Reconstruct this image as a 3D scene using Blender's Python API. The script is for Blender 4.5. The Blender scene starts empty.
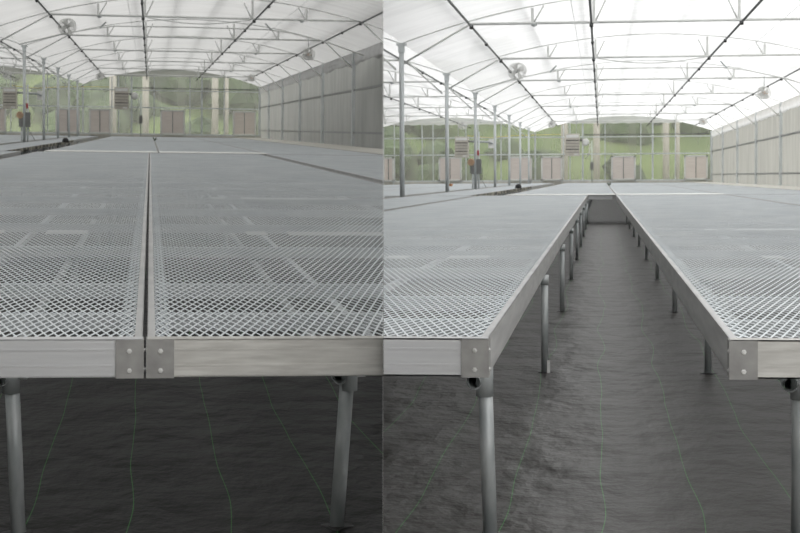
import bpy, bmesh, math, random
from mathutils import Vector, Matrix
random.seed(7)
COL = bpy.context.scene.collection
U = 1 / 476.0            # metres per layout unit
F = 1700.0               # focal length in pixels of an 800 px wide picture
D = F * U                # distance from the camera to the front edge of the benches
HC_R, HC_L = 404 * U, 451 * U
ZT = 241.5               # bench top, layout units above the floor

# ------------------------------------------------------------------ materials
def new_mat(name):
    m = bpy.data.materials.new(name); m.use_nodes = True
    nt = m.node_tree; nt.nodes.clear()
    return m, nt
def N(nt, t, **kw):
    n = nt.nodes.new(t)
    for k, v in kw.items():
        if k in n.inputs.keys() if hasattr(n.inputs, 'keys') else False: n.inputs[k].default_value = v
        else: setattr(n, k, v)
    return n
def noise(nt, scale=(1, 1, 1), s=1.0, detail=3, vec='Object'):
    tc = nt.nodes.new('ShaderNodeTexCoord'); mp = nt.nodes.new('ShaderNodeMapping'); mp.inputs['Scale'].default_value = scale
    nz = nt.nodes.new('ShaderNodeTexNoise'); nz.inputs['Scale'].default_value = s; nz.inputs['Detail'].default_value = detail
    nt.links.new(tc.outputs[vec], mp.inputs[0]); nt.links.new(mp.outputs[0], nz.inputs['Vector'])
    return nz
def ramp(nt, src, stops):
    r = nt.nodes.new('ShaderNodeValToRGB'); e = r.color_ramp.elements
    while len(e) < len(stops): e.new(0.5)
    for i, (p, c) in enumerate(stops): e[i].position = p; e[i].color = (*c, 1)
    nt.links.new(src, r.inputs[0]); return r
def metal(name, c0, c1, metallic=0.5, rough=0.45, scale=(3, 3, 3), s=2.0, bump=0.0, lo=0.35, hi=0.65):
    m, nt = new_mat(name)
    out = nt.nodes.new('ShaderNodeOutputMaterial'); b = nt.nodes.new('ShaderNodeBsdfPrincipled')
    nz = noise(nt, scale, s, 4); r = ramp(nt, nz.outputs['Fac'], [(lo, c0), (hi, c1)])
    nt.links.new(r.outputs[0], b.inputs['Base Color'])
    b.inputs['Metallic'].default_value = metallic; b.inputs['Roughness'].default_value = rough
    if bump:
        bp = nt.nodes.new('ShaderNodeBump'); bp.inputs['Strength'].default_value = bump; bp.inputs['Distance'].default_value = 0.01
        nt.links.new(nz.outputs['Fac'], bp.inputs['Height']); nt.links.new(bp.outputs[0], b.inputs['Normal'])
    nt.links.new(b.outputs[0], out.inputs[0]); return m
def film(name, col, clear, wrinkle=(0.35, 1.6, 1), cvar=0.12):
    m, nt = new_mat(name)
    out = nt.nodes.new('ShaderNodeOutputMaterial')
    tl = nt.nodes.new('ShaderNodeBsdfTranslucent'); df = nt.nodes.new('ShaderNodeBsdfDiffuse'); tp = nt.nodes.new('ShaderNodeBsdfTransparent')
    nz = noise(nt, wrinkle, 1.3, 5)
    r = ramp(nt, nz.outputs['Fac'], [(0.3, tuple(x * (1 - cvar) for x in col)), (0.62, col)])  # shade of the roof film's folds painted as colour; streaks on the wall sheet
    for n_ in (tl, df, tp): nt.links.new(r.outputs[0], n_.inputs['Color'])
    m1 = nt.nodes.new('ShaderNodeMixShader'); m1.inputs[0].default_value = 0.12
    nt.links.new(tl.outputs[0], m1.inputs[1]); nt.links.new(df.outputs[0], m1.inputs[2])
    m2 = nt.nodes.new('ShaderNodeMixShader'); m2.inputs[0].default_value = clear
    nt.links.new(m1.outputs[0], m2.inputs[1]); nt.links.new(tp.outputs[0], m2.inputs[2])
    bp = nt.nodes.new('ShaderNodeBump'); bp.inputs['Strength'].default_value = 0.6; bp.inputs['Distance'].default_value = 0.08
    nt.links.new(nz.outputs['Fac'], bp.inputs['Height'])
    nt.links.new(bp.outputs[0], tl.inputs['Normal']); nt.links.new(bp.outputs[0], df.inputs['Normal'])
    nt.links.new(m2.outputs[0], out.inputs[0]); return m
def fabric_mat(name, line_offset, c0, c1, spec):
    m, nt = new_mat(name)
    out = nt.nodes.new('ShaderNodeOutputMaterial'); b = nt.nodes.new('ShaderNodeBsdfPrincipled')
    big = noise(nt, (1.2, 0.8, 1), 1.5, 4); fine = noise(nt, (60, 22, 1), 3.0, 2)
    r1 = ramp(nt, big.outputs['Fac'], [(0.3, c0), (0.7, c1)])
    r2 = ramp(nt, fine.outputs['Fac'], [(0.35, (0.75, 0.75, 0.75)), (0.7, (1.2, 1.2, 1.2))])
    mul = nt.nodes.new('ShaderNodeMixRGB'); mul.blend_type = 'MULTIPLY'; mul.inputs[0].default_value = 1
    nt.links.new(r1.outputs[0], mul.inputs[1]); nt.links.new(r2.outputs[0], mul.inputs[2])
    # green marker threads woven into the ground cover, wandering a little
    tc = nt.nodes.new('ShaderNodeTexCoord'); sp = nt.nodes.new('ShaderNodeSeparateXYZ'); nt.links.new(tc.outputs['Object'], sp.inputs[0])
    wob = noise(nt, (0.5, 0.5, 1), 1.0, 1.5)
    def math_(op, a, bb):
        n_ = nt.nodes.new('ShaderNodeMath'); n_.operation = op
        for i, v in enumerate((a, bb)):
            if isinstance(v, (int, float)): n_.inputs[i].default_value = v
            elif v is not None: nt.links.new(v, n_.inputs[i])
        return n_.outputs[0]
    w = math_('MULTIPLY', math_('SUBTRACT', wob.outputs['Fac'], 0.5), 0.16)
    x = math_('ADD', math_('ADD', sp.outputs['X'], w), line_offset)
    md = math_('PINGPONG', x, 0.121)
    ln = math_('LESS_THAN', md, 0.0011)
    mix = nt.nodes.new('ShaderNodeMixRGB'); nt.links.new(ln, mix.inputs[0]); nt.links.new(mul.outputs[0], mix.inputs[1]); mix.inputs[2].default_value = (0.06, 0.24, 0.06, 1)
    nt.links.new(mix.outputs[0], b.inputs['Base Color'])
    b.inputs['Roughness'].default_value = 0.45; b.inputs['Specular IOR Level'].default_value = spec
    wr = noise(nt, (5.0, 3.2, 1), 1.0, 5)
    bp = nt.nodes.new('ShaderNodeBump'); bp.inputs['Strength'].default_value = 0.9; bp.inputs['Distance'].default_value = 0.05
    nt.links.new(wr.outputs['Fac'], bp.inputs['Height']); nt.links.new(bp.outputs[0], b.inputs['Normal'])
    nt.links.new(b.outputs[0], out.inputs[0]); return m
def glazing(name, clear):
    m, nt = new_mat(name)
    out = nt.nodes.new('ShaderNodeOutputMaterial')
    tl = nt.nodes.new('ShaderNodeBsdfTranslucent'); tp = nt.nodes.new('ShaderNodeBsdfTransparent')
    nz = noise(nt, (1.6, 1, 0.3), 1.0, 3)
    tl.inputs['Color'].default_value = (0.56, 0.555, 0.53, 1); tp.inputs['Color'].default_value = (0.95, 0.96, 0.93, 1)
    r = ramp(nt, nz.outputs['Fac'], [(0.35, (clear - .06,) * 3), (0.65, (clear + .06,) * 3)])
    mx = nt.nodes.new('ShaderNodeMixShader'); nt.links.new(r.outputs[0], mx.inputs[0])
    nt.links.new(tl.outputs[0], mx.inputs[1]); nt.links.new(tp.outputs[0], mx.inputs[2]); nt.links.new(mx.outputs[0], out.inputs[0]); return m
M = {
    'alu': metal('brushed_aluminium', (0.50, 0.50, 0.50), (0.62, 0.62, 0.615), 0.45, 0.42, (2, 2, 26), 1.6),
    'alu_end': metal('end_rail_aluminium', (0.57, 0.575, 0.59), (0.64, 0.645, 0.655), 0.35, 0.42, (2, 2, 60), 1.6),
    'alu_warm': metal('worn_end_rail', (0.50, 0.49, 0.465), (0.66, 0.65, 0.62), 0.35, 0.45, (5, 5, 40), 1.6),
    'plate': metal('zinc_plate', (0.28, 0.275, 0.27), (0.38, 0.375, 0.365), 0.4, 0.5, (9, 9, 9), 2.0),
    'bolt': metal('bright_bolt', (0.75, 0.75, 0.75), (0.85, 0.85, 0.85), 0.7, 0.3),
    'mesh': metal('galvanised_mesh', (0.72, 0.765, 0.795), (0.82, 0.86, 0.88), 0.08, 0.5, (2, 1, 2), 1.2),
    'bar': metal('under_bar', (0.60, 0.63, 0.65), (0.70, 0.72, 0.74), 0.2, 0.5),
    'galv': metal('galvanised_pipe', (0.36, 0.385, 0.39), (0.50, 0.52, 0.52), 0.25, 0.42, (14, 14, 5), 2.0),
    'post': metal('galvanised_post', (0.58, 0.615, 0.62), (0.68, 0.71, 0.715), 0.12, 0.5, (4, 4, 1), 2.0),
    'truss': metal('truss_steel', (0.68, 0.69, 0.67), (0.82, 0.83, 0.81), 0.08, 0.5, (2, 2, 2), 1.0),
    'dark': metal('dark_pipe', (0.11, 0.115, 0.117), (0.17, 0.175, 0.175), 0.3, 0.5),
    'black': metal('black_plastic', (0.012, 0.012, 0.012), (0.02, 0.02, 0.02), 0, 0.5),
    'white': metal('white_enamel', (0.72, 0.72, 0.70), (0.80, 0.80, 0.78), 0, 0.5),
    'heater': metal('heater_enamel', (0.50, 0.47, 0.42), (0.58, 0.55, 0.49), 0.1, 0.5),
    'louver': metal('heater_louver', (0.30, 0.28, 0.25), (0.36, 0.34, 0.30), 0.1, 0.5),
    'heater_dark': metal('heater_slots', (0.07, 0.065, 0.06), (0.10, 0.09, 0.08), 0.1, 0.6),
    'shutter': metal('shutter_slats', (0.74, 0.68, 0.63), (0.84, 0.78, 0.73), 0.05, 0.6, (1, 1, 22), 2.0),
    'panel': metal('wall_sheet', (0.31, 0.315, 0.28), (0.42, 0.42, 0.385), 0.1, 0.55, (2.2, 2.2, 0.35), 1.3),
    'ledge': metal('pale_concrete', (0.56, 0.55, 0.50), (0.66, 0.64, 0.59), 0, 0.8, (1, 1, 1), 3.0),
    'shade_mottle': metal('shade_mottled_rail', (0.06, 0.06, 0.05), (0.42, 0.40, 0.32), 0.1, 0.7, (6, 0.9, 4), 1.5, 0, 0.45, 0.6),  # dark tone paints the shade on the gap-side rail, with pale patches
    'box': metal('grey_box', (0.19, 0.195, 0.19), (0.25, 0.255, 0.25), 0.2, 0.5),
    'red': metal('red_valve', (0.38, 0.03, 0.03), (0.45, 0.04, 0.04), 0, 0.4),
    'tan': metal('tan_coil', (0.50, 0.34, 0.22), (0.62, 0.44, 0.31), 0, 0.7),
    'orange': metal('orange_clay', (0.62, 0.30, 0.14), (0.70, 0.36, 0.18), 0, 0.7),
    'yellow': metal('yellow_hose', (0.60, 0.46, 0.10), (0.68, 0.55, 0.16), 0, 0.5),
    'bark': metal('pale_trunk', (0.38, 0.35, 0.31), (0.50, 0.47, 0.42), 0, 0.9, (4, 4, 0.6), 2.0),
    'soil': metal('ground_soil', (0.16, 0.14, 0.10), (0.25, 0.22, 0.16), 0, 0.95, (1, 1, 1), 0.8),
    'grass': metal('hill_grass', (0.06, 0.105, 0.03), (0.20, 0.255, 0.095), 0, 0.95, (1, 1, 1), 0.22, 0, 0.3, 0.7),
    'leaf': metal('bush_leaf', (0.025, 0.05, 0.02), (0.10, 0.15, 0.06), 0, 0.9, (1, 1, 1), 0.5, 0.4, 0.3, 0.7),
    'partition': film('partition_film', (0.86, 0.86, 0.86), 0.0),
    'glass': glazing('end_glazing', 0.66),
    'sheet': film('side_wall_sheet', (0.47, 0.475, 0.45), 0.0, (2.2, 1.1, 0.35), 0.16),
    'film_L': film('roof_film_dimmed', (0.42, 0.42, 0.415), 0.05),  # same film as the bright hall, colour darkened to dim this one
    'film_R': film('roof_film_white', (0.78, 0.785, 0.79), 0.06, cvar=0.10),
    'fabric_L': fabric_mat('ground_cover_shaded', 0.05, (0.010, 0.0098, 0.0096), (0.017, 0.0163, 0.0155), 0.12),  # same cloth, the dim hall's weaker light put into a darker colour
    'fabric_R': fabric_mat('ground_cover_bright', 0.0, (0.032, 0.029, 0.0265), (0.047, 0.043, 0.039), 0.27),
}

# ------------------------------------------------------------------ mesh helpers
class MB:
    def __init__(s): s.v, s.f = [], []
    def box(s, a, b):
        (x0, y0, z0), (x1, y1, z1) = a, b; i = len(s.v)
        s.v += [(x0, y0, z0), (x1, y0, z0), (x1, y1, z0), (x0, y1, z0), (x0, y0, z1), (x1, y0, z1), (x1, y1, z1), (x0, y1, z1)]
        s.f += [(i + 3, i + 2, i + 1, i), (i + 4, i + 5, i + 6, i + 7), (i, i + 1, i + 5, i + 4), (i + 1, i + 2, i + 6, i + 5), (i + 2, i + 3, i + 7, i + 6), (i + 3, i, i + 4, i + 7)]
        return s
    def tube(s, pts, r, n=10, caps=True, r2=None):
        pts = [Vector(p) for p in pts]; rings = []
        for k, p in enumerate(pts):
            t = (pts[min(k + 1, len(pts) - 1)] - pts[max(k - 1, 0)]).normalized()
            up = Vector((0, 0, 1)) if abs(t.z) < 0.9 else Vector((1, 0, 0))
            a = t.cross(up).normalized(); b = a.cross(t)
            rr = r if r2 is None else r + (r2 - r) * k / (len(pts) - 1)
            i = len(s.v)
            for q in range(n):
                an = 2 * math.pi * q / n
                s.v.append(tuple(p + a * (rr * math.cos(an)) + b * (rr * math.sin(an))))
            rings.append(i)
        for i, j in zip(rings, rings[1:]):
            for q in range(n): s.f.append((i + q, i + (q + 1) % n, j + (q + 1) % n, j + q))
        if caps:
            s.f.append(tuple(rings[0] + q for q in reversed(range(n)))); s.f.append(tuple(rings[-1] + q for q in range(n)))
        return s
    def lathe(s, prof, centre=(0, 0, 0), n=20, axis='Z'):
        i0 = len(s.v)
        for r, h in prof:
            for q in range(n):
                an = 2 * math.pi * q / n; p = (r * math.cos(an), r * math.sin(an), h)
                if axis == 'Y': p = (p[0], p[2], p[1])
                if axis == 'X': p = (p[2], p[0], p[1])
                s.v.append(tuple(centre[k] + p[k] for k in range(3)))
        for k in range(len(prof) - 1):
            for q in range(n):
                a, b = i0 + k * n + q, i0 + k * n + (q + 1) % n
                s.f.append((a, b, b + n, a + n))
        return s
    def ring(s, c, R, r, n=28, m=6, axis='Y'):
        pts = []
        for k in range(n + 1):
            a = 2 * math.pi * k / n
            d = (R * math.cos(a), 0, R * math.sin(a)) if axis == 'Y' else (R * math.cos(a), R * math.sin(a), 0)
            pts.append((c[0] + d[0], c[1] + d[1], c[2] + d[2]))
        return s.tube(pts, r, m, False)
    def bar(s, p, q, w, h):
        """flat bar between p and q, width w across in plan, height h"""
        p, q = Vector(p), Vector(q); t = (q - p).normalized(); sd = Vector((-t.y, t.x, 0)).normalized() * (w / 2); dz = Vector((0, 0, h)); i = len(s.v)
        for b in (p - sd, p + sd, q + sd, q - sd): s.v.append(tuple(b))
        for b in (p - sd, p + sd, q + sd, q - sd): s.v.append(tuple(b + dz))
        s.f += [(i, i + 1, i + 2, i + 3), (i + 7, i + 6, i + 5, i + 4), (i, i + 4, i + 5, i + 1), (i + 1, i + 5, i + 6, i + 2), (i + 2, i + 6, i + 7, i + 3), (i + 3, i + 7, i + 4, i)]
        return s
    def mesh(s, name, mat, smooth=False):
        me = bpy.data.meshes.new(name); me.from_pydata(s.v, [], s.f); me.materials.append(mat)
        if smooth:
            for p in me.polygons: p.use_smooth = True
        bm = bmesh.new(); bm.from_mesh(me); bmesh.ops.recalc_face_normals(bm, faces=bm.faces); bm.to_mesh(me); bm.free()
        return me
    def build(s, name, mat, parent=None, smooth=False):
        return link(name, s.mesh(name, mat, smooth), parent)
HALL = None
def link(name, me, parent=None, loc=(0, 0, 0)):
    o = bpy.data.objects.new(name, me); COL.objects.link(o); o.location = loc
    o.parent = parent
    if parent is None and HALL is not None: HALL['tops'].append(o)
    return o
def thing(name, label, cat, loc=(0, 0, 0), group=None):
    o = bpy.data.objects.new(name, None); o.empty_display_size = 0.1; COL.objects.link(o); o.location = loc
    o['label'] = label; o['category'] = cat
    if group: o['group'] = group
    if HALL is not None: HALL['tops'].append(o)
    return o
def tag(o, label, cat, group=None):
    o['label'] = label; o['category'] = cat
    if group: o['group'] = group
    return o
def struct(o, label, cat):
    o['kind'] = 'structure'; o['label'] = label; o['category'] = cat; return o
def P(lat, n, z): return (lat * U, n * D, z * U)
ORD = ['nearest', 'second', 'third', 'fourth', 'fifth', 'sixth', 'seventh', 'eighth', 'ninth', 'tenth', 'eleventh', 'twelfth']

# ------------------------------------------------------------------ bench pieces (shared mesh data)
CACHE = {}
def deck_mesh(w, ln, px, py, sw):
    """expanded metal: two crossing families of straight strands clipped to a w x ln rectangle (metres)"""
    key = ('deck', round(w, 4), round(ln, 3))
    if key in CACHE: return CACHE[key]
    mb = MB(); sl = py / px; ts = 0.0013
    for fam in (0, 1):
        k = -int(w * sl / py) - 2
        while k * py < ln + w * sl + py:
            c = k * py
            # fam 0: y = c + sl*x ; fam 1: y = c + sl*(w-x)
            x0, x1 = max(0, -c / sl), min(w, (ln - c) / sl)
            if x1 - x0 > 1e-4:
                if fam == 0: p, q = (x0, c + sl * x0), (x1, c + sl * x1)
                else: p, q = (w - x0, c + sl * x0), (w - x1, c + sl * x1)
                mb.bar((*p, -ts - 0.0003 * fam), (*q, -ts - 0.0003 * fam), sw, ts)
            k += 1
    CACHE[key] = mb.mesh('mesh_deck', M['mesh']); return CACHE[key]
def cached(key, fn):
    if key not in CACHE: CACHE[key] = fn()
    return CACHE[key]
FH = 38.2 * U
def channel_y(ln, side):       # side rail: web outside, flanges inside; side=+1 inside lies towards +x
    mb = MB(); t = 0.003; fl = 8 * U
    a, b = (0, t) if side > 0 else (-t, 0)
    mb.box((a, 0, -FH), (b, ln, 0))
    for z0 in (-t, -FH): mb.box((min(0, side * fl), 0, z0), (max(0, side * fl), ln, z0 + t))
    return mb.mesh('side_rail', M['alu'])
def channel_x(w, side, mt='alu_end'):
    mb = MB(); t = 0.003; fl = 0.045
    mb.box((0, 0 if side > 0 else -t, -FH), (w, t if side > 0 else 0, 0))
    for z0 in (-t, -FH): mb.box((0, min(0, side * fl), z0), (w, max(0, side * fl), z0 + t))
    for z0 in (-FH * 0.30, -FH * 0.72): mb.box((0, -0.0008 if side > 0 else 0, z0), (w, 0 if side > 0 else 0.0008, z0 + 0.004))
    return mb.mesh('end_rail', M[mt])
BOLT = None
def bolt_mesh():
    mb = MB(); mb.lathe([(0, 0), (0.0055, 0), (0.0055, 0.0012), (0.0034, 0.0012), (0.0034, 0.0045), (0, 0.0045)], (0, 0, 0), 6, 'Y')
    for i, v in enumerate(mb.v): mb.v[i] = (v[0], -v[1], v[2])
    return mb.mesh('bolt', M['bolt'])
def bolt_mesh_x(sg):
    mb = MB(); mb.lathe([(0, 0), (0.0055, 0), (0.0055, 0.0012), (0.0034, 0.0012), (0.0034, 0.0045), (0, 0.0045)], (0, 0, 0), 6, 'X')
    for i, v in enumerate(mb.v): mb.v[i] = (v[0] * sg * 0.44, v[1], v[2])
    return mb.mesh('bolt', M['bolt'])
def bench(lat0, lat1, n0, n1, label, group, detail=True, rail='alu', flash=False, warm=False, straps=(), leg_at=(70, -70)):
    w, ln = (lat1 - lat0) * U, (n1 - n0) * D
    t = thing('rolling_bench', label, 'greenhouse bench', P(lat0, n0, 0), group)
    z = ZT * U
    def part(key, fn, name, loc, parent=t, mat=None):
        me = cached(key, fn)
        o = link(name, me, parent, loc); return o
    k = (round(w, 4), round(ln, 3))
    part(('sr', k, 1), lambda: channel_y(ln, 1), 'side_rail', (0, 0, z))
    part(('sl', k, -1), lambda: channel_y(ln, -1), 'side_rail', (w, 0, z))
    part(('er', k, 1, warm), lambda: channel_x(w, 1, 'alu_warm' if warm else 'alu_end'), 'end_rail', (0, -0.0035, z + 0.0004))
    part(('el', k, -1), lambda: channel_x(w, -1), 'end_rail', (0, ln + 0.0035, z + 0.0004))
    m = 5 * U
    link('mesh_deck', deck_mesh(w - 2 * m, ln - 0.04, 10.5 * U, 0.031 * D, 0.0044), t, (m, 0.02, z - 0.0034))
    if rail == 'shade_mottle':  # thin face whose colour carries the shade inside the bench gap
        for x in (0, w):
            mb = MB(); yy = 0.0
            mb.box((x - 0.003, 0.0, z - FH * 0.95), (x + 0.003, ln, z - 0.003)); mb.build('shade_mottled_face', M['shade_mottle'], t)
    nl = n0 + (0.25 if n0 > 1 else 0.6)
    for lx in leg_at:
        for q in range(4):
            part(('lg2',), lambda: MB().tube([(0, 0, 0), (0, 0, (ZT - 37.6) * U)], 7.5 * U, 10).mesh('leg', M['galv'], True), 'leg', ((lx if lx > 0 else w / U + lx) * U, (nl - n0 + 2.3 * q) * D, 0))
    # cross bars that carry the mesh
    n = n0 + 0.15; first = True; cnt = 0
    while n < n1 - 0.1:
        part(('cb', k), lambda: MB().box((0.004, 0, -0.045), (w - 0.004, 0.035, -0.0061)).mesh('cross_bar', M['bar']), 'cross_bar', (0, (n - n0) * D, z))
        n += 0.22 if first else (0.43 if detail else 0.86); first = False
    if flash:
        MB().box((0.0, -0.045, z + 0.0015), (w, 0.50 * D, z + 0.006)).build('end_flashing', M['white'], t)
    if detail:
        # overlapping margin of the mesh sheet along both side rails
        ew = 16 * U
        for x in (m + 2 * U, w - m - 2 * U - ew):
            link('mesh_margin', deck_mesh(ew, ln - 0.04, 10.5 * U, 0.031 * D, 0.004), t, (x, 0.035, z - 0.0064))
        sx = (0.27, 0.73)
        for f in sx:
            part(('lg', k), lambda: MB().box((-0.010, 0.05, -0.066), (0.010, ln - 0.05, -0.046)).mesh('stiffener', M['bar']), 'stiffener', (f * w, 0, z))
        if straps:
            for xa, xb, dn in straps:
                xa, xb = (xa if xa >= 0 else w / U + xa), (xb if xb > 0 else w / U + xb)
                MB().box((xa * U, (dn - 0.035) * D, z - 0.0085), (xb * U, (dn + 0.035) * D, z - 0.0062)).build('splice_strap', M['white'], t)
        pw, ph = 26.5 * U, 39 * U
        for cx, sg in ((0, 1), (w, -1)):
            for cy, sy in ((0, 1), (ln, -1)):
                def mk(sg=sg, sy=sy):
                    mb = MB()
                    mb.box((min(0, sg * pw), min(-sy * 0.0065, -sy * 0.0035), -ph), (max(0, sg * pw), max(-sy * 0.0065, -sy * 0.0035), -0.001))
                    mb.box((min(-sg * 0.0025, 0), min(-sy * 0.0065, sy * 0.05), -ph), (max(-sg * 0.0025, 0), max(-sy * 0.0065, sy * 0.05), -0.001))
                    return mb.mesh('corner_bracket', M['plate'])
                br = part(('br', sg, sy), mk, 'corner_bracket', (cx, cy, z))
                for bz in (-0.30, -0.80):
                    if sy > 0: part(('bolt',), bolt_mesh, 'bolt', (sg * 13 * U, -0.0065, bz * ph), br)
                    part(('boltx', -sg), lambda: bolt_mesh_x(-sg), 'bolt', (-sg * 0.0025, 0.016 * sy, bz * ph), br)
    return t
def Lh_(x): return x == 'L'
def stand(lat, n0, n1, label, group, ns, lean=0.0, dx0=0.0, bolt=False):
    t = thing('bench_stand', label, 'bench stand', P(lat, n0, 0), group)
    zp = (ZT - 66) * U; ln = (n1 - n0) * D; L = HALL['side']
    MB().tube([(-11 * U + dx0 * U, (ns[0] - n0) * D - 0.035, zp), (-11 * U + dx0 * U * 0.0, ln, zp)], 7.2 * U, 12, False).build('roller_pipe', M['galv'], t, True)
    for i, n in enumerate(ns):
        y = (n - n0) * D; bx = dx0 * U if i == 0 else 0.0; lx = bx + (lean * U if i == 0 else 0.0)
        r = (8.2 if i == 0 else 7.2) * U
        leg = MB().tube([(lx, y, 0.0), (bx, y, (ZT - 40) * U - 0.002)], r, 14).build('leg', M['galv'], t, True)
        mb = MB(); mb.tube([(bx, y, (ZT - (84 if i == 0 else 60)) * U), (bx, y, (ZT - 40) * U)], r * 1.22, 14)
        # strap that curls under the roller pipe
        pr = 8.6 * U
        pts = [(bx - 11 * U + pr * math.cos(a), y, zp + pr * math.sin(a)) for a in [math.pi * (0.6 + 1.25 * q / 9) for q in range(10)]]
        for p, q in (zip(pts, pts[1:]) if i == 0 else ()):
            i0 = len(mb.v)
            for dy in (-0.02, 0.02):
                mb.v += [(p[0], p[1] + dy, p[2]), (q[0], q[1] + dy, q[2]), (q[0] * 1.0, q[1] + dy, q[2] - 0.003), (p[0], p[1] + dy, p[2] - 0.003)]
            mb.f += [(i0, i0 + 1, i0 + 5, i0 + 4), (i0 + 3, i0 + 2, i0 + 6, i0 + 7), (i0, i0 + 1, i0 + 2, i0 + 3), (i0 + 4, i0 + 5, i0 + 6, i0 + 7)]
        cl = mb.build('clamp', M['galv'], leg, True)
        MB().box((bx - 18 * U, y - 0.02, zp + 7 * U), (bx - 7 * U, y + 0.02, (ZT - 40) * U)).build('saddle', M['galv'], leg)
        so = MB().lathe([(0.0, 0.003), (r * 1.05, 0.004), (r * 1.5, 0.002), (r * 1.9, 0.0), (0.0, 0.0)], (lx, y, 0.0), 16)
        jr = random.Random(int(abs(lat) * 31 + i))
        for q in range(16, 64):
            v = so.v[q]; k_ = jr.uniform(0.75, 1.5); so.v[q] = (lx + (v[0] - lx) * k_, y + (v[1] - y) * k_, v[2])
        so.build('soil_collar', M['black'], leg, True)
        if i == 1 and dx0: MB().box((lx + r * 0.7, y - r * 1.5, 0.0), (lx + r * 1.5, y - r * 1.2, 0.055)).build('stake', M['white'], leg)
        if bolt or (Lh_(L) and i == 0): MB().tube([(r * 1.1, y - 0.012, (ZT - 66) * U), (r * 1.1 + 9 * U, y - 0.012, (ZT - 66) * U)], 2.2 * U, 8).build('clamp_bolt', M['bolt'], leg)
    return t

# ------------------------------------------------------------------ a greenhouse hall
ROWS = [(1.0, 8.6), (8.614, 16.4), (16.43, 24.2)]
XC, XR = -1687, 2834
SPAN = XR - XC
COLS0 = [8.5 + 2.52 * i for i in range(7)]
EAVE, PEAK, CHORD = 1534, 1934, 1694
def arch(x, lo=XC):
    c = lo + SPAN / 2; k = (x - c) / (SPAN / 2)
    return EAVE + (PEAK - EAVE) * (1 - abs(k) ** 2.0)

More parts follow.
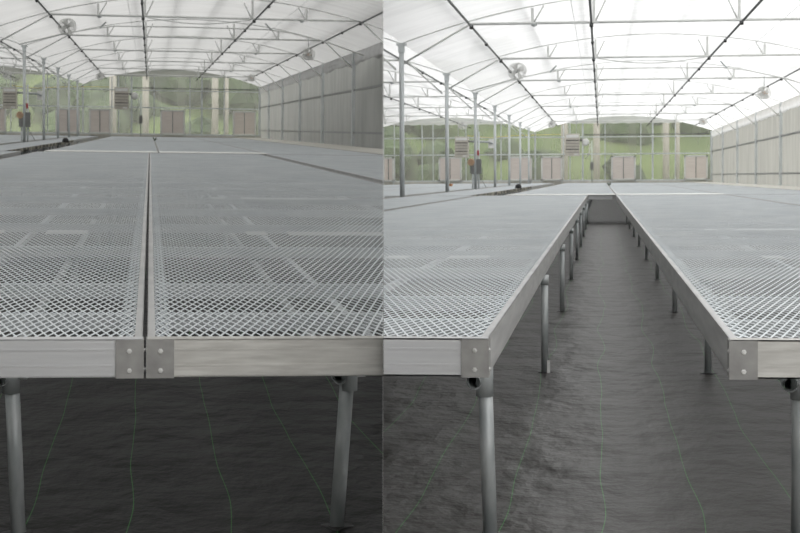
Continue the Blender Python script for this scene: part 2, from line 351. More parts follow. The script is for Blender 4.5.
def hall(side):
    global HALL
    HALL = {'tops': [], 'side': side}
    Lh = side == 'L'
    tone = 'dimmer' if Lh else 'brighter'
    inh = f'in the {tone} greenhouse'
    sfx = 'dim' if Lh else 'bright'
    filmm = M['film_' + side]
    NS = -0.45 if Lh else 0.94  # dim hall's roof runs back past the camera to cut the front light
    SH = 0.38 if Lh else 0.0
    COLS = [n + SH for n in COLS0]
    vx = 150 if Lh else 601                     # used only to leave out what stands outside the frame
    def seen(lat0, lat1, n):                    # does anything between these laterals show at depth n?
        a, b = sorted((lat0 / n, lat1 / n))
        lo, hi = (-150, 233.5) if Lh else (-217.5, 199)
        return b > lo - 12 and a < hi + 12
    # ---- setting
    nx, ny = 90, 130
    mb = MB()
    rnd = random.Random(3)
    x0, x1, y0, y1 = -6300 * U, 2900 * U, 0.15 * D, 26 * D
    mb.v = []; xs = [x0 + (x1 - x0) * i / nx for i in range(nx + 1)]; ys = [y0 + (y1 - y0) * (j / ny) ** 1.6 for j in range(ny + 1)]
    for y in ys:
        for x in xs: mb.v.append((x, y, 0))
    for j in range(ny):
        for i in range(nx): a = j * (nx + 1) + i; mb.f.append((a, a + 1, a + nx + 2, a + nx + 1))
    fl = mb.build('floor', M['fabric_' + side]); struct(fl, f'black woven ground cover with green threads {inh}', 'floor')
    for bay, lo in enumerate((XC, XC - SPAN)):
        mb = MB(); n_ = 36; yy = [0.6, 1.6, 2.6, 3.6, 4.6, 5.6]
        yy = []; y = NS
        while y <= 26.01: yy.append(y); y += 2.52 / 8
        if yy[-1] < 26: yy.append(26)
        for j, y in enumerate(yy):
            for i in range(n_ + 1):
                x = lo + SPAN * i / n_
                ph = (y - 8.5) / 2.52; sag = 14 * (math.sin(math.pi * ph) ** 2) * math.sin(math.pi * i / n_)
                jit = 5 * math.sin(i * 1.7 + j * 2.3) * math.sin(j * 0.9 + i)
                mb.v.append(P(x, y, arch(x, lo) + 10 + sag + jit))
        for j in range(len(yy) - 1):
            for i in range(n_): a = j * (n_ + 1) + i; mb.f.append((a, a + 1, a + n_ + 2, a + n_ + 1))
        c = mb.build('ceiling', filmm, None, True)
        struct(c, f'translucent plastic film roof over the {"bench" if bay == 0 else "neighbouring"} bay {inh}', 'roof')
        for q in range(1, 9):
            x = lo + SPAN * q / 9
            MB().box(P(x - 15, NS, arch(x, lo) + 80), P(x + 15, 26, arch(x, lo) + 92)).build('purlin', M['post'], c)
    # right wall
    wr = MB()
    n = 0.94
    seg = [0.94 + 0.21 * i for i in range(int((26 - .94) / .21) + 1)] + [26]
    for j, y in enumerate(seg):
        off = 9 if j % 2 else 0
        wr.v += [P(XR + off, y, 0), P(XR + off, y, 1410)]
    for j in range(len(seg) - 1): a = 2 * j; wr.f.append((a, a + 2, a + 3, a + 1))
    w = wr.build('wall_right', M['sheet']); struct(w, f'grey ribbed sheet side wall {inh}', 'wall')
    for z, h in ((1015, 15), (427, 14)):
        MB().box(P(XR - 28, 0.94, z - h), P(XR - 4, 26, z + h)).build('girt', M['box'], w)
    for n in [3.46 + SH, 5.98 + SH] + COLS + [25.95]:
        MB().box(P(XR - 52, n - 0.012, 0), P(XR - 6, n + 0.012, 1534)).build('post', M['post'], w)
    va = MB(); rr = random.Random(5); m_ = 150
    for j in range(m_ + 1):
        y = 0.94 + (26 - .94) * j / m_; e = rr.uniform(-22, 22)
        va.v += [P(XR - 4, y, 1560), P(XR - 34 + rr.uniform(-14, 14), y, 1460 + rr.uniform(-12, 12)), P(XR - 20 + rr.uniform(-10, 10), y, 1372 + e)]
    for j in range(m_):
        a = 3 * j; va.f += [(a, a + 3, a + 4, a + 1), (a + 1, a + 4, a + 5, a + 2)]
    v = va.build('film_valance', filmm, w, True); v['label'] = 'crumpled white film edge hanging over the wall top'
    ld = MB().box(P(2125, 0.94, 0), P(XR - 60, 25.9, 241)).build('trim_1', M['ledge']); struct(ld, f'pale concrete ledge along the side wall {inh}', 'ledge')
    if Lh:
        lw = MB().box(P(XC - SPAN - 10, 0.94, 0), P(XC - SPAN, 26, EAVE)).build('wall_left', M['panel']); struct(lw, f'far left sheet wall {inh}', 'wall')
    # far end wall: glazing with arched tops, mullions and girts
    gl = MB()
    for lo in (XC - SPAN, XC):
        m_ = 40; i0 = len(gl.v)
        for i in range(m_ + 1):
            x = lo + SPAN * i / m_; gl.v += [P(x, 26, 0), P(x, 26, arch(x, lo) + 8)]
        for i in range(m_): a = i0 + 2 * i; gl.f.append((a, a + 2, a + 3, a + 1))
    ew = gl.build('wall_far', M['glass']); struct(ew, f'clear plastic glazed end wall showing green hillside {inh}', 'wall')
    for off in (-217, -206, -178, -167, -134, -122, -99, -65, -37, -30.5, -18, 4, 39, 50.6, 72.7, 107):
        x = off * 26; h = arch(x) if x > XC else arch(x, XC - SPAN)
        wd = 22 if off in (50.6, -18, -65) else 13
        MB().box(P(x - wd, 25.97, 0), P(x + wd, 25.99, h - 15)).build('mullion', M['post'], ew)
    for z, h in ((1410, 14), (971, 16), (292, 20)):
        MB().box(P(XC - SPAN, 25.955, z - h), P(XR, 25.968, z + h)).build('girt', M['post'], ew)
    for lo in (XC - SPAN, XC):
        gf = MB(); xs_ = [lo + SPAN * i / 40 for i in range(41)]; xs_ = [x for x in xs_ if arch(x, lo) > 1762]
        for i, x in enumerate(xs_): gf.v += [P(x, 25.9, 1752 + 10 * math.sin(i * 2.1)), P(x, 25.9, arch(x, lo) + 6)]
        for i in range(len(xs_) - 1): gf.f.append((2 * i, 2 * i + 2, 2 * i + 3, 2 * i + 1))
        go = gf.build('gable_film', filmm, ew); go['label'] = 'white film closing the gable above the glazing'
    kb = MB().box(P(XC - SPAN, 25.93, 0), P(XR, 25.95, 275)).build('baseboard_far', M['ledge'], None); struct(kb, f'pale base board under the end wall {inh}', 'base board')
    # ---- steel columns between the two bays
    for i, n in enumerate(COLS):
        if not seen(XC - 30, XC + 30, n) or (Lh and i < 2): continue
        k = ORD[i] if not Lh else ORD[i - 2]
        t = thing('steel_column', f'{k} round steel column of the row {inh}'.replace('nearest round', 'nearest tall round'), 'column', P(XC, n, 0), f'row of steel columns {sfx}')
        MB().tube([(0, 0, 0), (0, 0, 1522 * U)], 21 * U, 14).build('shaft', M['post'], t, True)
        MB().box((-42 * U, -0.06, 1522 * U), (42 * U, 0.06, 1540 * U)).box((-26 * U, -0.05, 1462 * U), (26 * U, 0.05, 1522 * U)).build('cap_bracket', M['post'], t)
    # ---- trusses
    PIPES = [-1090, -80, 1160, 2370]
    tr_n = [5.98 + SH] + COLS
    for bay, lo in enumerate((XC, XC - SPAN)):
        dx = lo - XC
        vis = [n for n in tr_n if seen(lo, lo + SPAN, n) and (1290 if not Lh else 1243) / n < (182 if not Lh else 134)]
        if bay == 1: vis = [n for n in vis if seen(lo, XC, n)]
        for i, n in enumerate(vis):
            t = thing('roof_truss', f'{ORD[i]} overhead pipe truss of the {"bench" if bay == 0 else "neighbouring"} bay {inh}', 'roof truss', P(dx, n, 0), f'trusses {"bench" if bay == 0 else "neighbouring"} bay {sfx}')
            q = lambda x, z: (x * U, 0, z * U)
            MB().tube([q(-1100, CHORD), q(2380, CHORD)], 12 * U, 10).build('bottom_chord', M['truss'], t, True)
            pts = [q(XC + SPAN * j / 30, arch(XC + SPAN * j / 30) + 7) for j in range(31)]
            MB().tube(pts, 7 * U, 8).build('arch_rail', M['truss'], t, True)
            MB().tube([q(-1100, CHORD), q(XC + 22, 1374)], 9 * U, 8).build('end_brace', M['truss'], t, True)
            MB().tube([q(2380, CHORD), q(XR - 50, 1322)], 9 * U, 8).build('end_brace', M['truss'], t, True)
            for x, s_ in ((-575, 1), (-60, 1), (1140, -1), (1750, -1)):
                top = arch(x) - 8
                MB().box((x * U - 12 * U, -0.02, CHORD * U), (x * U + 12 * U, 0.02, top * U)).build('strut', M['truss'], t)
                x2 = x + s_ * 95
                MB().tube([q(x + 14 * s_, CHORD + 8), q(x2, min(arch(x2) - 8, CHORD + 178))], 7 * U, 8).build('brace', M['truss'], t, True)
            for x in (-560, 1700):
                if (i % 2) == 0: MB().lathe([(0, 0), (26, 0), (24, -16), (12, -26), (0, -26)] and [(0.0, 0), (26 * U, 0), (24 * U, -14 * U), (0.0, -24 * U)], q(x, CHORD - 8), 12).build('hook_plate', M['galv'], t)
        # ---- longitudinal pipes hung under the trusses
        names = ['first', 'second', 'third', 'fourth']
        for j, x in enumerate(PIPES):
            if bay == 1 and j < 2: continue
            t = thing('overhead_pipe', (f'{["nearest the columns, long dark overhead pipe","long dark overhead pipe close above the bench seam","long dark overhead pipe third from the columns","long dark overhead pipe next the side wall"][j]} {inh}' if bay == 0 else f'long dark overhead pipe of the neighbouring bay, {"inner" if j == 2 else "outer"} one, {inh}'), 'overhead pipe', P(x + dx, 0.94, CHORD - 20), f'overhead pipes {sfx}')
            MB().tube([(0, 0, 0), (0, 25 * D, 0)], 10 * U, 10).build('pipe_run', M['dark'], t, True)
            for n in tr_n:
                for dn, r in ((0, 17), (1.1, 14)):
                    n2 = n + dn
                    if n2 > 25.5 or not seen(x + dx - 30, x + dx + 30, n2): continue
                    MB().lathe([(0.0, -20 * U), (r * U, -14 * U), (r * U, 14 * U), (0.0, 18 * U)], (0, (n2 - 0.94) * D, -6 * U), 10).build('clamp', M['black'], t)
    # extra hoop under the third truss
    t = thing('support_hoop', f'thin bent hoop pipe with flat top under the roof {inh}', 'hoop', P(0, 12.75 + SH, 0))
    def hoop(dz): return [P(XC + 30, 0, 1490 + dz * .3), P(-1100, 0, 1640 + dz * .5), P(-700, 0, 1715 + dz), P(-450, 0, 1750 + dz), P(500, 0, 1758 + dz), P(1500, 0, 1750 + dz), P(1800, 0, 1715 + dz), P(2300, 0, 1600 + dz * .5), P(XR - 60, 0, 1440)]
    MB().tube(hoop(0), 8 * U, 8).build('hoop_pipe', M['truss'], t, True)
    MB().tube([P(-640, 0, 1720), P(-560, 0, 1800)], 10 * U, 8).build('hanger', M['galv'], t); MB().tube([P(1560, 0, 1745), P(1480, 0, 1830)], 10 * U, 8).build('hanger', M['galv'], t)
    # sagging hose under a chord and thin wires
    nh = 11.02 + SH
    o = MB().tube([P(-35 + 1150 * k / 16, nh - 0.03, CHORD - 14 - 58 * math.sin(math.pi * k / 16)) for k in range(17)], 6 * U, 8).build('sagging_hose', M['truss'], None, True)
    tag(o, f'thin hose sagging below a roof truss chord {inh}', 'hose')
    for x, lab in ((-230, 'near the bench seam'), (1560, 'toward the side wall')):
        o = MB().tube([P(x, 0.94, 1745), P(x, 26, 1745)], 2.2 * U, 6).build('roof_wire', M['galv']); tag(o, f'thin taut wire under the film roof, {lab}, {inh}', 'wire')
    # ---- circulation fans
    def fan(lat, n, z, d, label, yaw):
        t = thing('circulation_fan', label, 'fan', P(lat, n, z), f'circulation fans {sfx}'); t.rotation_euler = (0, 0, yaw)
        R = d / 2 * U
        mb = MB()
        for yy in (-0.09, 0.0, 0.09): mb.ring((0, yy, 0), R, 0.008, 26, 6)
        for k in range(5): mb.ring((0, -0.10, 0), R * (k + 0.6) / 5.2, 0.004, 22, 5)
        for k in range(18):
            a = 2 * math.pi * k / 18; p = (R * math.cos(a), R * math.sin(a))
            mb.tube([(p[0], 0.09, p[1]), (p[0], -0.09, p[1]), (0.02 * math.cos(a), -0.11, 0.02 * math.sin(a))], 0.0035, 5)
        mb.build('wire_cage', M['white'], t, True)
        for k in range(4):
            a = 2 * math.pi * k / 4 + 0.5; b = MB()
            for rr, hw in ((0.03, 0.025), (R * 0.5, 0.055), (R * 0.86, 0.06)):
                for sg in (-1, 1):
                    for th in (-0.002, 0.002):
                        px, pz = rr * math.cos(a) - sg * hw * math.sin(a), rr * math.sin(a) + sg * hw * math.cos(a)
                        b.v.append((px, sg * hw * 0.55 + th, pz))
            for s0 in (0, 4): b.f += [(s0, s0 + 2, s0 + 6, s0 + 4), (s0 + 1, s0 + 5, s0 + 7, s0 + 3), (s0, s0 + 4, s0 + 5, s0 + 1), (s0 + 2, s0 + 3, s0 + 7, s0 + 6)]
            b.build('blade', M['white'], t)
        MB().lathe([(0.0, -0.05), (0.035, -0.05), (0.05, 0.02), (0.05, 0.14), (0.0, 0.15)], (0, 0, 0), 16, 'Y').build('motor', M['tan'] if lat > 0 else M['box'], t, True)
        MB().tube([(0, 0, R), (0, 0, (CHORD - 34 - z) * U)], 0.011, 8).build('hanger_rod', M['galv'], t)
        return t
    fan(-972, 11.75 + SH, 1632, 190, f'white caged fan hanging by the overhead pipe nearest the columns {inh}', 0.5)
    fan(2060, 13.0 + SH * .6, 1448, 150, f'white caged fan hanging close to the side wall {inh}', -0.5)
    fan(-1090, 22.4, 1560, 150, f'small distant caged fan on the column side near end wall {inh}', 0.4)
    fan(2250, 22.6, 1600, 150, f'small distant caged fan near end wall on the side-wall side {inh}', -0.4)
    fan(-3080, 22.4, 1560, 190, f'distant caged fan hanging in the neighbouring bay {inh}', 0.3)
    # ---- end wall shutters
    sh = [(-217, -206), (-161, -138), (-91, -68), (-59, -38), (10, 34), (81, 104)]
    labs = ['half-hidden at the dividing sheet', 'beyond the columns, under the outer heater', 'partly behind the far columns', 'just beside the inner heater', 'right of the grey switch box', 'next the side wall corner']
    for (a, b), lab in zip(sh, labs):
        if Lh and a < -170: continue
        t = thing('wall_shutter', f'pale double shutter {lab} {inh}', 'shutter', P((a + b) / 2 * 26, 25.9, 0), f'end wall shutters {sfx}')
        hw = (b - a) / 2 * 26; z0, z1 = 300, 919; fw = 42
        mb = MB()
        for xa, xb, za, zb in ((-hw, -hw + fw, z0, z1), (hw - fw, hw, z0, z1), (-hw, hw, z1 - 40, z1), (-hw, hw, z0, z0 + 34)):
            mb.box((xa * U, -0.05, za * U), (xb * U, 0.06, zb * U))
        mb.build('frame', M['white'], t)
        for sg in (-1, 1):
            mb = MB(); xa, xb = (8 if sg > 0 else -hw + fw), (hw - fw if sg > 0 else -8)
            for k in range(16):
                za = z0 + 34 + (z1 - z0 - 74) * k / 16; zb = za + (z1 - z0 - 74) / 16
                i0 = len(mb.v)
                mb.v += [(xa * U, -0.035, za * U), (xb * U, -0.035, za * U), (xb * U, -0.005, zb * U), (xa * U, -0.005, zb * U), (xa * U, 0.03, za * U), (xb * U, 0.03, za * U), (xb * U, 0.03, zb * U), (xa * U, 0.03, zb * U)]
                mb.f += [(i0, i0 + 1, i0 + 2, i0 + 3), (i0 + 4, i0 + 7, i0 + 6, i0 + 5), (i0, i0 + 4, i0 + 5, i0 + 1), (i0 + 2, i0 + 6, i0 + 7, i0 + 3), (i0, i0 + 3, i0 + 7, i0 + 4), (i0 + 1, i0 + 5, i0 + 6, i0 + 2)]
            mb.build('louver_panel', M['shutter'], t)
        MB().box((-8 * U, -0.045, (z0 + 30) * U), (8 * U, 0.05, (z1 - 36) * U)).build('centre_bar', M['box'], t)
        for xa in (-hw, hw - 26): MB().box((xa * U, -0.045, 0), ((xa + 26) * U, 0.05, z0 * U)).build('frame_leg', M['post'], t)
    # ---- heaters
    def heater(a, b, n, z0, z1, label, kind):
        t = thing('unit_heater', label, 'heater', P((a + b) / 2, n, z0), f'unit heaters {sfx}')
        hw = (b - a) / 2 * U; H = (z1 - z0) * U; dp = 0.32
        MB().box((-hw, -dp, 0), (hw, dp, H)).build('housing', M['heater'], t)
        MB().box((-hw * 0.86, -dp - 0.012, H * 0.82), (hw * 0.86, -dp, H * 0.95)).build('top_plate', M['white'], t)
        for k in range(5):
            z = H * (0.14 + 0.135 * k)
            MB().box((-hw * 0.9, -dp - 0.02, z), (hw * 0.9, -dp, z + H * 0.045)).build('louver', M['heater_dark'] if k in (1, 4) else M['louver'], t)
        MB().box((hw * 0.2, -dp - 0.012, H * 0.05), (hw * 0.8, -dp, H * 0.11)).build('maker_plate', M['white'], t)
        for sg in (-1, 1): MB().tube([(sg * hw * 0.55, 0, H), (sg * hw * 0.55, 0, CHORD * U - z0 * U)], 0.012, 8).build('hanger_rod', M['galv'], t)
        if kind == 'duct':
            MB().tube([(hw, 0, H * 0.78), (hw + 1.0, 0, H * 0.74), (hw + 1.15, 0.1, H * 0.66)], 0.05, 12).build('flue_duct', M['galv'], t, True)
            MB().box((hw + 0.95, 0.16, H * 0.45), (hw + 1.32, 0.24, H * 0.88)).build('wall_flange', M['white'], t)
        else:
            MB().lathe([(0.0, -0.16), (0.16, -0.16), (0.19, -0.1), (0.19, 0.1), (0.0, 0.12)], (hw + 0.30, 0, H * 0.62), 20, 'Y').build('blower', M['white'], t, True)
            MB().tube([(hw, 0, H * 0.72), (hw + 0.2, 0, H * 0.70)], 0.06, 12).build('flue_duct', M['box'], t, True)
            pts = [(hw + 0.52, -0.05, H * 0.55), (hw + 0.50, -0.05, H * 0.25), (hw + 0.42, -0.05, H * 0.0), (hw + 0.30, -0.05, -H * 0.12)]
            MB().tube(pts, 0.025, 8).build('drain_hose', M['white'], t, True)
    heater(-3330, -3025, 23.0 + SH * 1.5, 842, 1325, f'grey unit heater with flue duct hanging beyond the columns {inh}', 'duct')
    heater(-862, -515, 24.5 + SH, 892, 1431, f'grey unit heater with white blower hanging before end wall {inh}', 'blower')
    # ---- control post with boxes at the third column
    n = COLS[2]
    t = thing('control_post', f'short twin posts carrying grey control boxes beside a steel column {inh}', 'control post', P(XC, n - 0.04, 0))
    for x in (-30, 50): MB().tube([(x * U, -0.04, 0), (x * U, -0.04, (1010 if x > 0 else 560) * U)], 13 * U, 10).build('post', M['post'], t, True)
    MB().box((-66 * U, -0.15, 440 * U), (-12 * U, -0.04 - 13 * U, 590 * U)).build('control_box', M['box'], t)
    MB().box((20 * U, -0.17, 440 * U), (88 * U, -0.04 - 13 * U, 640 * U)).build('control_box', M['box'], t)
    MB().box((30 * U, -0.12, 690 * U), (56 * U, -0.04 - 12 * U, 760 * U)).build('red_switch', M['red'], t)
    c = MB()
    for R in (20, 32, 42): c.ring((-50 * U, -0.17, 600 * U), R * U, 8 * U, 22, 6)
    c.lathe([(0.0, -0.155), (20 * U, -0.155), (20 * U, -0.13), (0.0, -0.13)], (-50 * U, 0, 600 * U), 16, 'Y')
    c.build('rope_coil', M['tan'], t, True)
    MB().tube([(60 * U, -0.14, 440 * U), (95 * U, -0.14, 350 * U), (150 * U, -0.1, 260 * U)], 3 * U, 6).build('cable', M['dark'], t, True)
    t = thing('switch_box', f'small grey switch box on a thin post before the end wall {inh}', 'switch box', P(-9 * 25.6, 25.6, 0))
    MB().tube([(0, 0, 0), (0, 0, 1300 * U)], 12 * U, 8).build('post', M['post'], t, True); MB().box((-44 * U, -0.12, 560 * U), (44 * U, -12 * U, 760 * U)).build('box', M['box'], t)
    t = thing('water_pipe', f'black water pipe running across the end wall {inh}', 'pipe', P(-17 * 25.8, 25.8, 1462))
    MB().tube([(0, 0, 0), (124 * 25.8 * U, 0, 0)], 12 * U, 8).build('pipe_run', M['dark'], t, True)
    for k in (0.25, 0.55, 0.85): MB().box((132 * 25.8 * k * U - 0.02, -0.04, -0.04), (132 * 25.8 * k * U + 0.02, 0.1, 0.05)).build('clip', M['black'], t)
    o = MB().tube([P(x * 25.85, 25.85, 1410 + dz) for x, dz in ((-133, 60), (-121, 15), (-108, 0), (-97, 22), (-88, 40), (-79, 52), (-60, 60), (-40, 66))], 6.5 * U, 8).build('garden_hose', M['yellow'], None, True)
    tag(o, f'yellow hose strung along the top of the end wall {inh}', 'hose')
    # ---- benches
    s_ = 'of the closed bench rows' if Lh else ''
    if Lh: e1 = (-6.6, -2)        # benches pushed together: the seam
    else: e1 = (-113, 127)      # benches rolled apart: the aisle
    B = 926
    g1 = f'rolling benches {sfx}'
    rowname = ['front', 'middle', 'far']
    for r, (n0, n1) in enumerate(ROWS):
        if r == 0: l1, r0 = e1
        else: l1, r0 = (70, 80) if Lh else (124, 134)
        first = r == 0
        lw = B if first else B - 80
        a, b = (l1 - B if first else (-890 if Lh else -828), l1), (r0, r0 + B)
        end = {0: 'open at the front', 1: 'in the middle row', 2: 'in the last row by the end wall'}[r]
        bench(*a, n0, n1, (f'long metal mesh bench, front row, left of the {"narrow seam" if Lh else "open aisle"}, {inh}' if first else f'mesh bench of the {rowname[r]} row on the column side of seam {inh}'), g1, first or r == 1, 'alu', r == 1, False, ((-200, -118, 1.06), (-330, -285, 1.06)) if first else (), (165,) if r == 0 or (r == 1 and not Lh) else (165, -165))
        bench(*b, n0, n1, (f'long metal mesh bench, front row, right of the {"narrow seam" if Lh else "open aisle"}, {inh}' if first else f'mesh bench of the {rowname[r]} row on the wall side of seam {inh}'), g1, first or r == 1, 'alu', r == 1, first, ((198, 239, 1.06), (284, 482, 1.06), (281, 606, 2.1), (190, 225, 2.1)) if first else (), (-165,) if r == 0 or (r == 1 and not Lh) else (165, -165))
        lo = a[0] - 140 if Lh else (a[0] - 32 if first else a[0] - 90)
        if r > 0 and Lh: lo = -1215
        if r > 0 and not Lh: lo = -1130
        oe = [(min(lo, a[0] - 20), 1655, 'beside the column row', 'shade_mottle'), ]
        bench(-1622, min(lo, a[0] - 20), n0, n1, f'narrow mesh bench of the {rowname[r]} row beside the columns {inh}', g1, False, 'shade_mottle' if r == 1 else 'alu')
        x0 = b[1] + (61 if Lh and first else 10)
        if seen(x0, 2100, (n0 + n1) / 2) or seen(x0, 2100, n1): bench(x0, 2080 if not (Lh and first) else 1980, n0, n1, f'mesh bench of the {rowname[r]} row next the side wall {inh}', g1, False)
        if r > 0 or not Lh:
            bench(-2646, -1755, n0, n1, f'mesh bench of the {rowname[r]} row just behind the columns {inh}', g1, False)
            if r > 0: bench(-3580, -2655, n0, n1, f'mesh bench of the {rowname[r]} row deep in the neighbouring bay {inh}', g1, False)
            if r > 1: bench(-4520, -3590, n0, n1, f'outermost mesh bench of the far row in neighbouring bay {inh}', g1, False)
        # stands
        g2 = f'bench stands {sfx}'
        legs = [(1.118 if k == 0 else 1.13) + 0.93 * k for k in range(9)] if first else [n0 + 0.3 + 1.0 * k for k in range(8)]
        which = f'{rowname[r]} row'
        if r > 1 or (r == 1 and Lh): continue
        pl = (-151 if Lh else -115) if first else -150
        stand(pl, n0 + 0.03, n1 - 0.05, f'pipe legs under {which} bench, column side of {"seam" if Lh else "aisle"} {inh}', g2, legs, 6 if not Lh else 8, -15 if first and not Lh else 0)
        stand((224 if Lh else 217) if first else 260, n0 + 0.03, n1 - 0.05, f'pipe legs under {which} bench, wall side of {"seam" if Lh else "aisle"} {inh}', g2, legs, 0 if not Lh else -12)
    # ---- small things lying on the benches
    o = thing('black_pot', f'black rounded pot lying on a bench near the columns {inh}', 'pot', P(-1130, 13.8, ZT))
    MB().lathe([(0.0, 0.13), (0.05, 0.122), (0.085, 0.08), (0.095, 0.0), (0.0, 0.0)], (0, 0, 0), 18).build('body', M['black'], o, True)
    MB().ring((0, 0, 0.008), 0.108, 0.008, 20, 6, 'Z').build('rim', M['black'], o, True)
    o = thing('clay_pot', f'small orange clay pot on a bench behind the columns {inh}', 'pot', P(-2600, 17.4, ZT))
    MB().lathe([(0.0, 0.0), (0.055, 0.0), (0.075, 0.085), (0.06, 0.085), (0.0, 0.07)], (0, 0, 0), 16).build('body', M['orange'], o, True)
    MB().ring((0, 0, 0.078), 0.08, 0.010, 20, 6, 'Z').build('rim', M['orange'], o, True)
    o = thing('weed_tuft', f'small olive weed tuft growing at the far bench seam {inh}', 'weed', P(75 if Lh else 129, 16.415, ZT + 3))
    rr = random.Random(2); mb = MB()
    for k in range(26):
        a = rr.uniform(0, 6.28); s2 = rr.uniform(0.03, 0.10); h = rr.uniform(0.05, 0.13)
        mb.tube([(0, 0, 0), (s2 * .5 * math.cos(a), s2 * .5 * math.sin(a), h * .8), (s2 * math.cos(a), s2 * math.sin(a), h)], 0.008, 5, True, 0.002)
    mb.build('leaves', M['leaf'], o); MB().tube([(0, 0, 0), (0, 0, 0.05)], 0.008, 6).build('stem', M['leaf'], o)
    # ---- pale trunks outside
    for (a, b), lab in zip(((-40, -32.5), (-8, -1), (60, 67), (72.5, 77)), ('just right of inner heater', 'directly behind the switch box', 'wider of the wall-side pair', 'thinner of the wall-side pair')):
        nn = 28.2
        o = thing('tree_trunk', f'pale straight trunk outside the end wall, {lab}, {inh}', 'tree trunk', P((a + b) / 2 * nn, nn, 0), f'trunks outside {sfx}')
        MB().tube([(0, 0, -0.5), (0.02, 0, 2.2), (0.0, 0, 5.5)], (b - a) / 2 * nn * U, 12, True, (b - a) / 2.3 * nn * U).build('bark', M['bark'], o, True)
    h = HALL; HALL = None; return h

# ------------------------------------------------------------------ camera frame of each hall
def basis(vpx, vpy, xvpy):
    Fw = Vector((vpx - 400, -(vpy - 266.5), -F)).normalized()
    # horizontal cross direction: a vector orthogonal to Fw whose image lies at height xvpy
    b = -(xvpy - 266.5); fx, fy, fz = Fw
    # a*fx + b*fy - F*fz = 0
    a = (F * fz - b * fy) / fx
    X = Vector((a, b, -F))
    if a < 0: X = -X
    X.normalize()
    Up = X.cross(Fw).normalized()
    return Matrix((X, Fw, Up)).transposed()     # columns are the hall axes in camera space
BR, BL = basis(601, 176, 262), basis(150, 128, 300)
RC = BR.transposed()                             # camera rotation in the world (world = brighter hall)
cam_pos = Vector((0, 0, HC_R))
RL = RC @ BL
ML = Matrix.Translation(cam_pos - RL @ Vector((0, 0, HC_L))) @ RL.to_4x4()
MR = Matrix.Identity(4)
# dividing sheet between the halls: vertical plane of sight through x = 383.5
d1 = RC @ Vector((383.5 - 400, 0, -F)); d2 = RC @ Vector((0, 1, 0))
PN = d1.cross(d2).normalized()                   # points to one side of the sheet
if (RC @ Vector((1, 0, 0))).dot(PN) < 0: PN = -PN   # towards the brighter hall
TH = 0.0003

def tree(o):
    yield o
    for c in o.children: yield from tree(c)
def place(h, Mx):
    for o in h['tops']: o.matrix_world = Mx @ o.matrix_basis
def clip(h, sgn):
    bpy.context.view_layer.update()
    nrm = PN * sgn; dead = []
    for top in h['tops']:
        for o in tree(top):
            if o.type != 'MESH': continue
            co = [(o.matrix_world @ Vector(c) - cam_pos).dot(nrm) for c in o.bound_box]
            if min(co) >= TH: continue
            if max(co) < TH: dead.append(o); continue
            me = o.data.copy(); bm = bmesh.new(); bm.from_mesh(me)
            inv = o.matrix_world.inverted(); pc = inv @ (cam_pos + nrm * TH); pn = (inv.to_3x3() @ nrm).normalized()
            bmesh.ops.bisect_plane(bm, geom=bm.verts[:] + bm.edges[:] + bm.faces[:], plane_co=pc, plane_no=pn, clear_inner=True)
            if not bm.faces: bm.free(); bpy.data.meshes.remove(me); dead.append(o); continue
            bm.to_mesh(me); bm.free(); o.data = me
    roots = set()
    deadset = set(dead)
    for top in h['tops']:
        alive = [x for x in tree(top) if x.type == 'MESH' and x not in deadset]
        if not alive: roots.add(top)
    kill = set(dead)
    for r in roots: kill |= set(tree(r))
    for x in dead: kill |= set(tree(x))
    h['tops'] = [t for t in h['tops'] if t not in kill]
    for x in kill: bpy.data.objects.remove(x, do_unlink=True)
hl = hall('L'); place(hl, ML); clip(hl, -1)
hr = hall('R'); place(hr, MR); clip(hr, 1)

# dividing sheet
u1 = d1.normalized(); u1h = Vector((u1.x, u1.y, 0)).normalized()
s0, s1 = 3.3, 26.4 * D
up = d2
def on_plane(s, z):
    p = cam_pos + u1h * s; dz = z - p.z
    return p + up * (dz / up.z)
mb = MB()
for s in (s0, s1):
    for z in (-0.5, 8.5):
        for k in (-0.9, 0.9): mb.v.append(tuple(on_plane(s, z) + PN * (TH * 0.5 * k)))
mb.f = [(0, 1, 3, 2), (4, 6, 7, 5), (0, 4, 5, 1), (2, 3, 7, 6), (0, 2, 6, 4), (1, 5, 7, 3)]
pt = mb.build('wall_partition', M['partition']); struct(pt, 'thin white sheet dividing the dim and bright greenhouses', 'partition')

mb = MB()  # unseen sheet behind the camera, added to keep light off the dim hall
for s in (-9.0, -0.35):
    for z in (-0.5, 8.5):
        for k in (-0.9, 0.9): mb.v.append(tuple(on_plane(s, z) + PN * (TH * 0.5 * k)))
mb.f = [(0, 1, 3, 2), (4, 6, 7, 5), (0, 4, 5, 1), (2, 3, 7, 6), (0, 2, 6, 4), (1, 5, 7, 3)]
pt = mb.build('wall_partition', M['partition']); struct(pt, 'added unseen sheet behind the viewpoint keeping light off the dim greenhouse', 'partition')
mb = MB(); mb.box((-13.1, -1.7, 0), (0.0, -1.6, 4.0))  # unseen wall behind the camera, added to darken the dim hall's front
fw = mb.build('wall_light_blocker', M['panel']); fw.matrix_world = ML; struct(fw, 'added unseen sheet wall shading the dim greenhouse', 'wall')

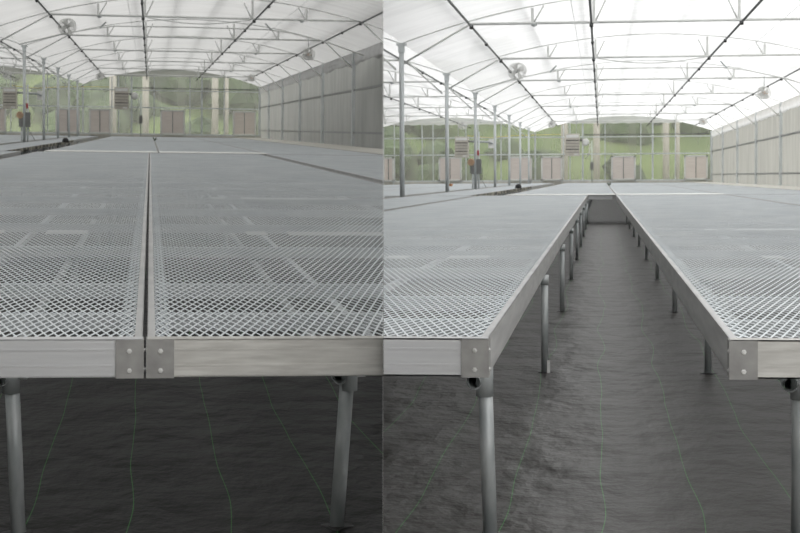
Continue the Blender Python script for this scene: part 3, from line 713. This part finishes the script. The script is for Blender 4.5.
# ------------------------------------------------------------------ outdoors
mb = MB(); mb.box((-90, -25, -1.0), (90, 98, -0.6)); g = mb.build('ground', M['soil']); struct(g, 'bare ground outside the greenhouses', 'ground')
mb = MB(); na, nr = 80, 26; rr = random.Random(11)
for j in range(nr + 1):
    r = 97.5 + 62 * j / nr
    for i in range(na + 1):
        a = math.radians(-26 + 52 * i / na)
        z = -0.9 + min(max(0, r - 98), 24) * 0.40 + 0.9 * math.sin(i * 0.7 + j * 0.9) * math.sin(j * 0.5 + 1) * min(1, j / 4) + rr.uniform(-.3, .3)
        mb.v.append((r * math.sin(a), r * math.cos(a), z))
for j in range(nr):
    for i in range(na): q = j * (na + 1) + i; mb.f.append((q, q + 1, q + na + 2, q + na + 1))
hill = mb.build('hillside', M['grass'], None, True); struct(hill, 'grassy green hillside rising behind both greenhouses', 'hill')
mb = MB()
bmb = bmesh.new()
for k in range(170):
    a = math.radians(rr.uniform(-24, 24)); r = 100 + 24 * rr.random() ** 0.7; s = rr.uniform(0.8, 2.4) * (0.6 + 0.6 * (r - 100) / 24)
    z = -0.9 + min(r - 98, 24) * 0.40
    res = bmesh.ops.create_icosphere(bmb, subdivisions=2, radius=s)
    for v in res['verts']:
        nn = v.co.normalized(); k2 = 1 + 0.22 * math.sin(nn.x * 7 + k) * math.sin(nn.z * 6 + k * 2) + rr.uniform(-.10, .10)
        v.co = Vector((v.co.x * k2, v.co.y * k2, v.co.z * k2 * 0.8)) + Vector((r * math.sin(a), r * math.cos(a), z + s * 0.4))
me = bpy.data.meshes.new('shrubbery'); bmb.to_mesh(me); bmb.free(); me.materials.append(M['leaf'])
so = link('shrubbery', me); so['kind'] = 'stuff'; so['label'] = 'dense green shrubbery over the hillside outside'; so['category'] = 'shrubs'

# ------------------------------------------------------------------ light, camera, colour
w = bpy.data.worlds.new('overcast_sky'); bpy.context.scene.world = w; w.use_nodes = True
nt = w.node_tree; bg = nt.nodes['Background']; bg.inputs['Color'].default_value = (1.0, 0.995, 0.98, 1); bg.inputs['Strength'].default_value = 2.0
cam = bpy.data.cameras.new('camera'); co = bpy.data.objects.new('camera', cam); COL.objects.link(co)
cam.sensor_width = 36; cam.sensor_fit = 'HORIZONTAL'; cam.lens = 36 * F / 800; cam.clip_start = 0.05; cam.clip_end = 400
co.matrix_world = Matrix.Translation(cam_pos) @ RC.to_4x4()
cam.dof.use_dof = True; cam.dof.focus_distance = 5.0; cam.dof.aperture_fstop = 22
sc = bpy.context.scene; sc.camera = co
sc.view_settings.view_transform = 'Standard'; sc.view_settings.look = 'None'; sc.view_settings.gamma = 1; sc.view_settings.use_curve_mapping = False
sc.view_settings.exposure = 0.0
sc.cycles.max_bounces = 8; sc.cycles.diffuse_bounces = 4; sc.cycles.transparent_max_bounces = 16; sc.cycles.use_denoising = True
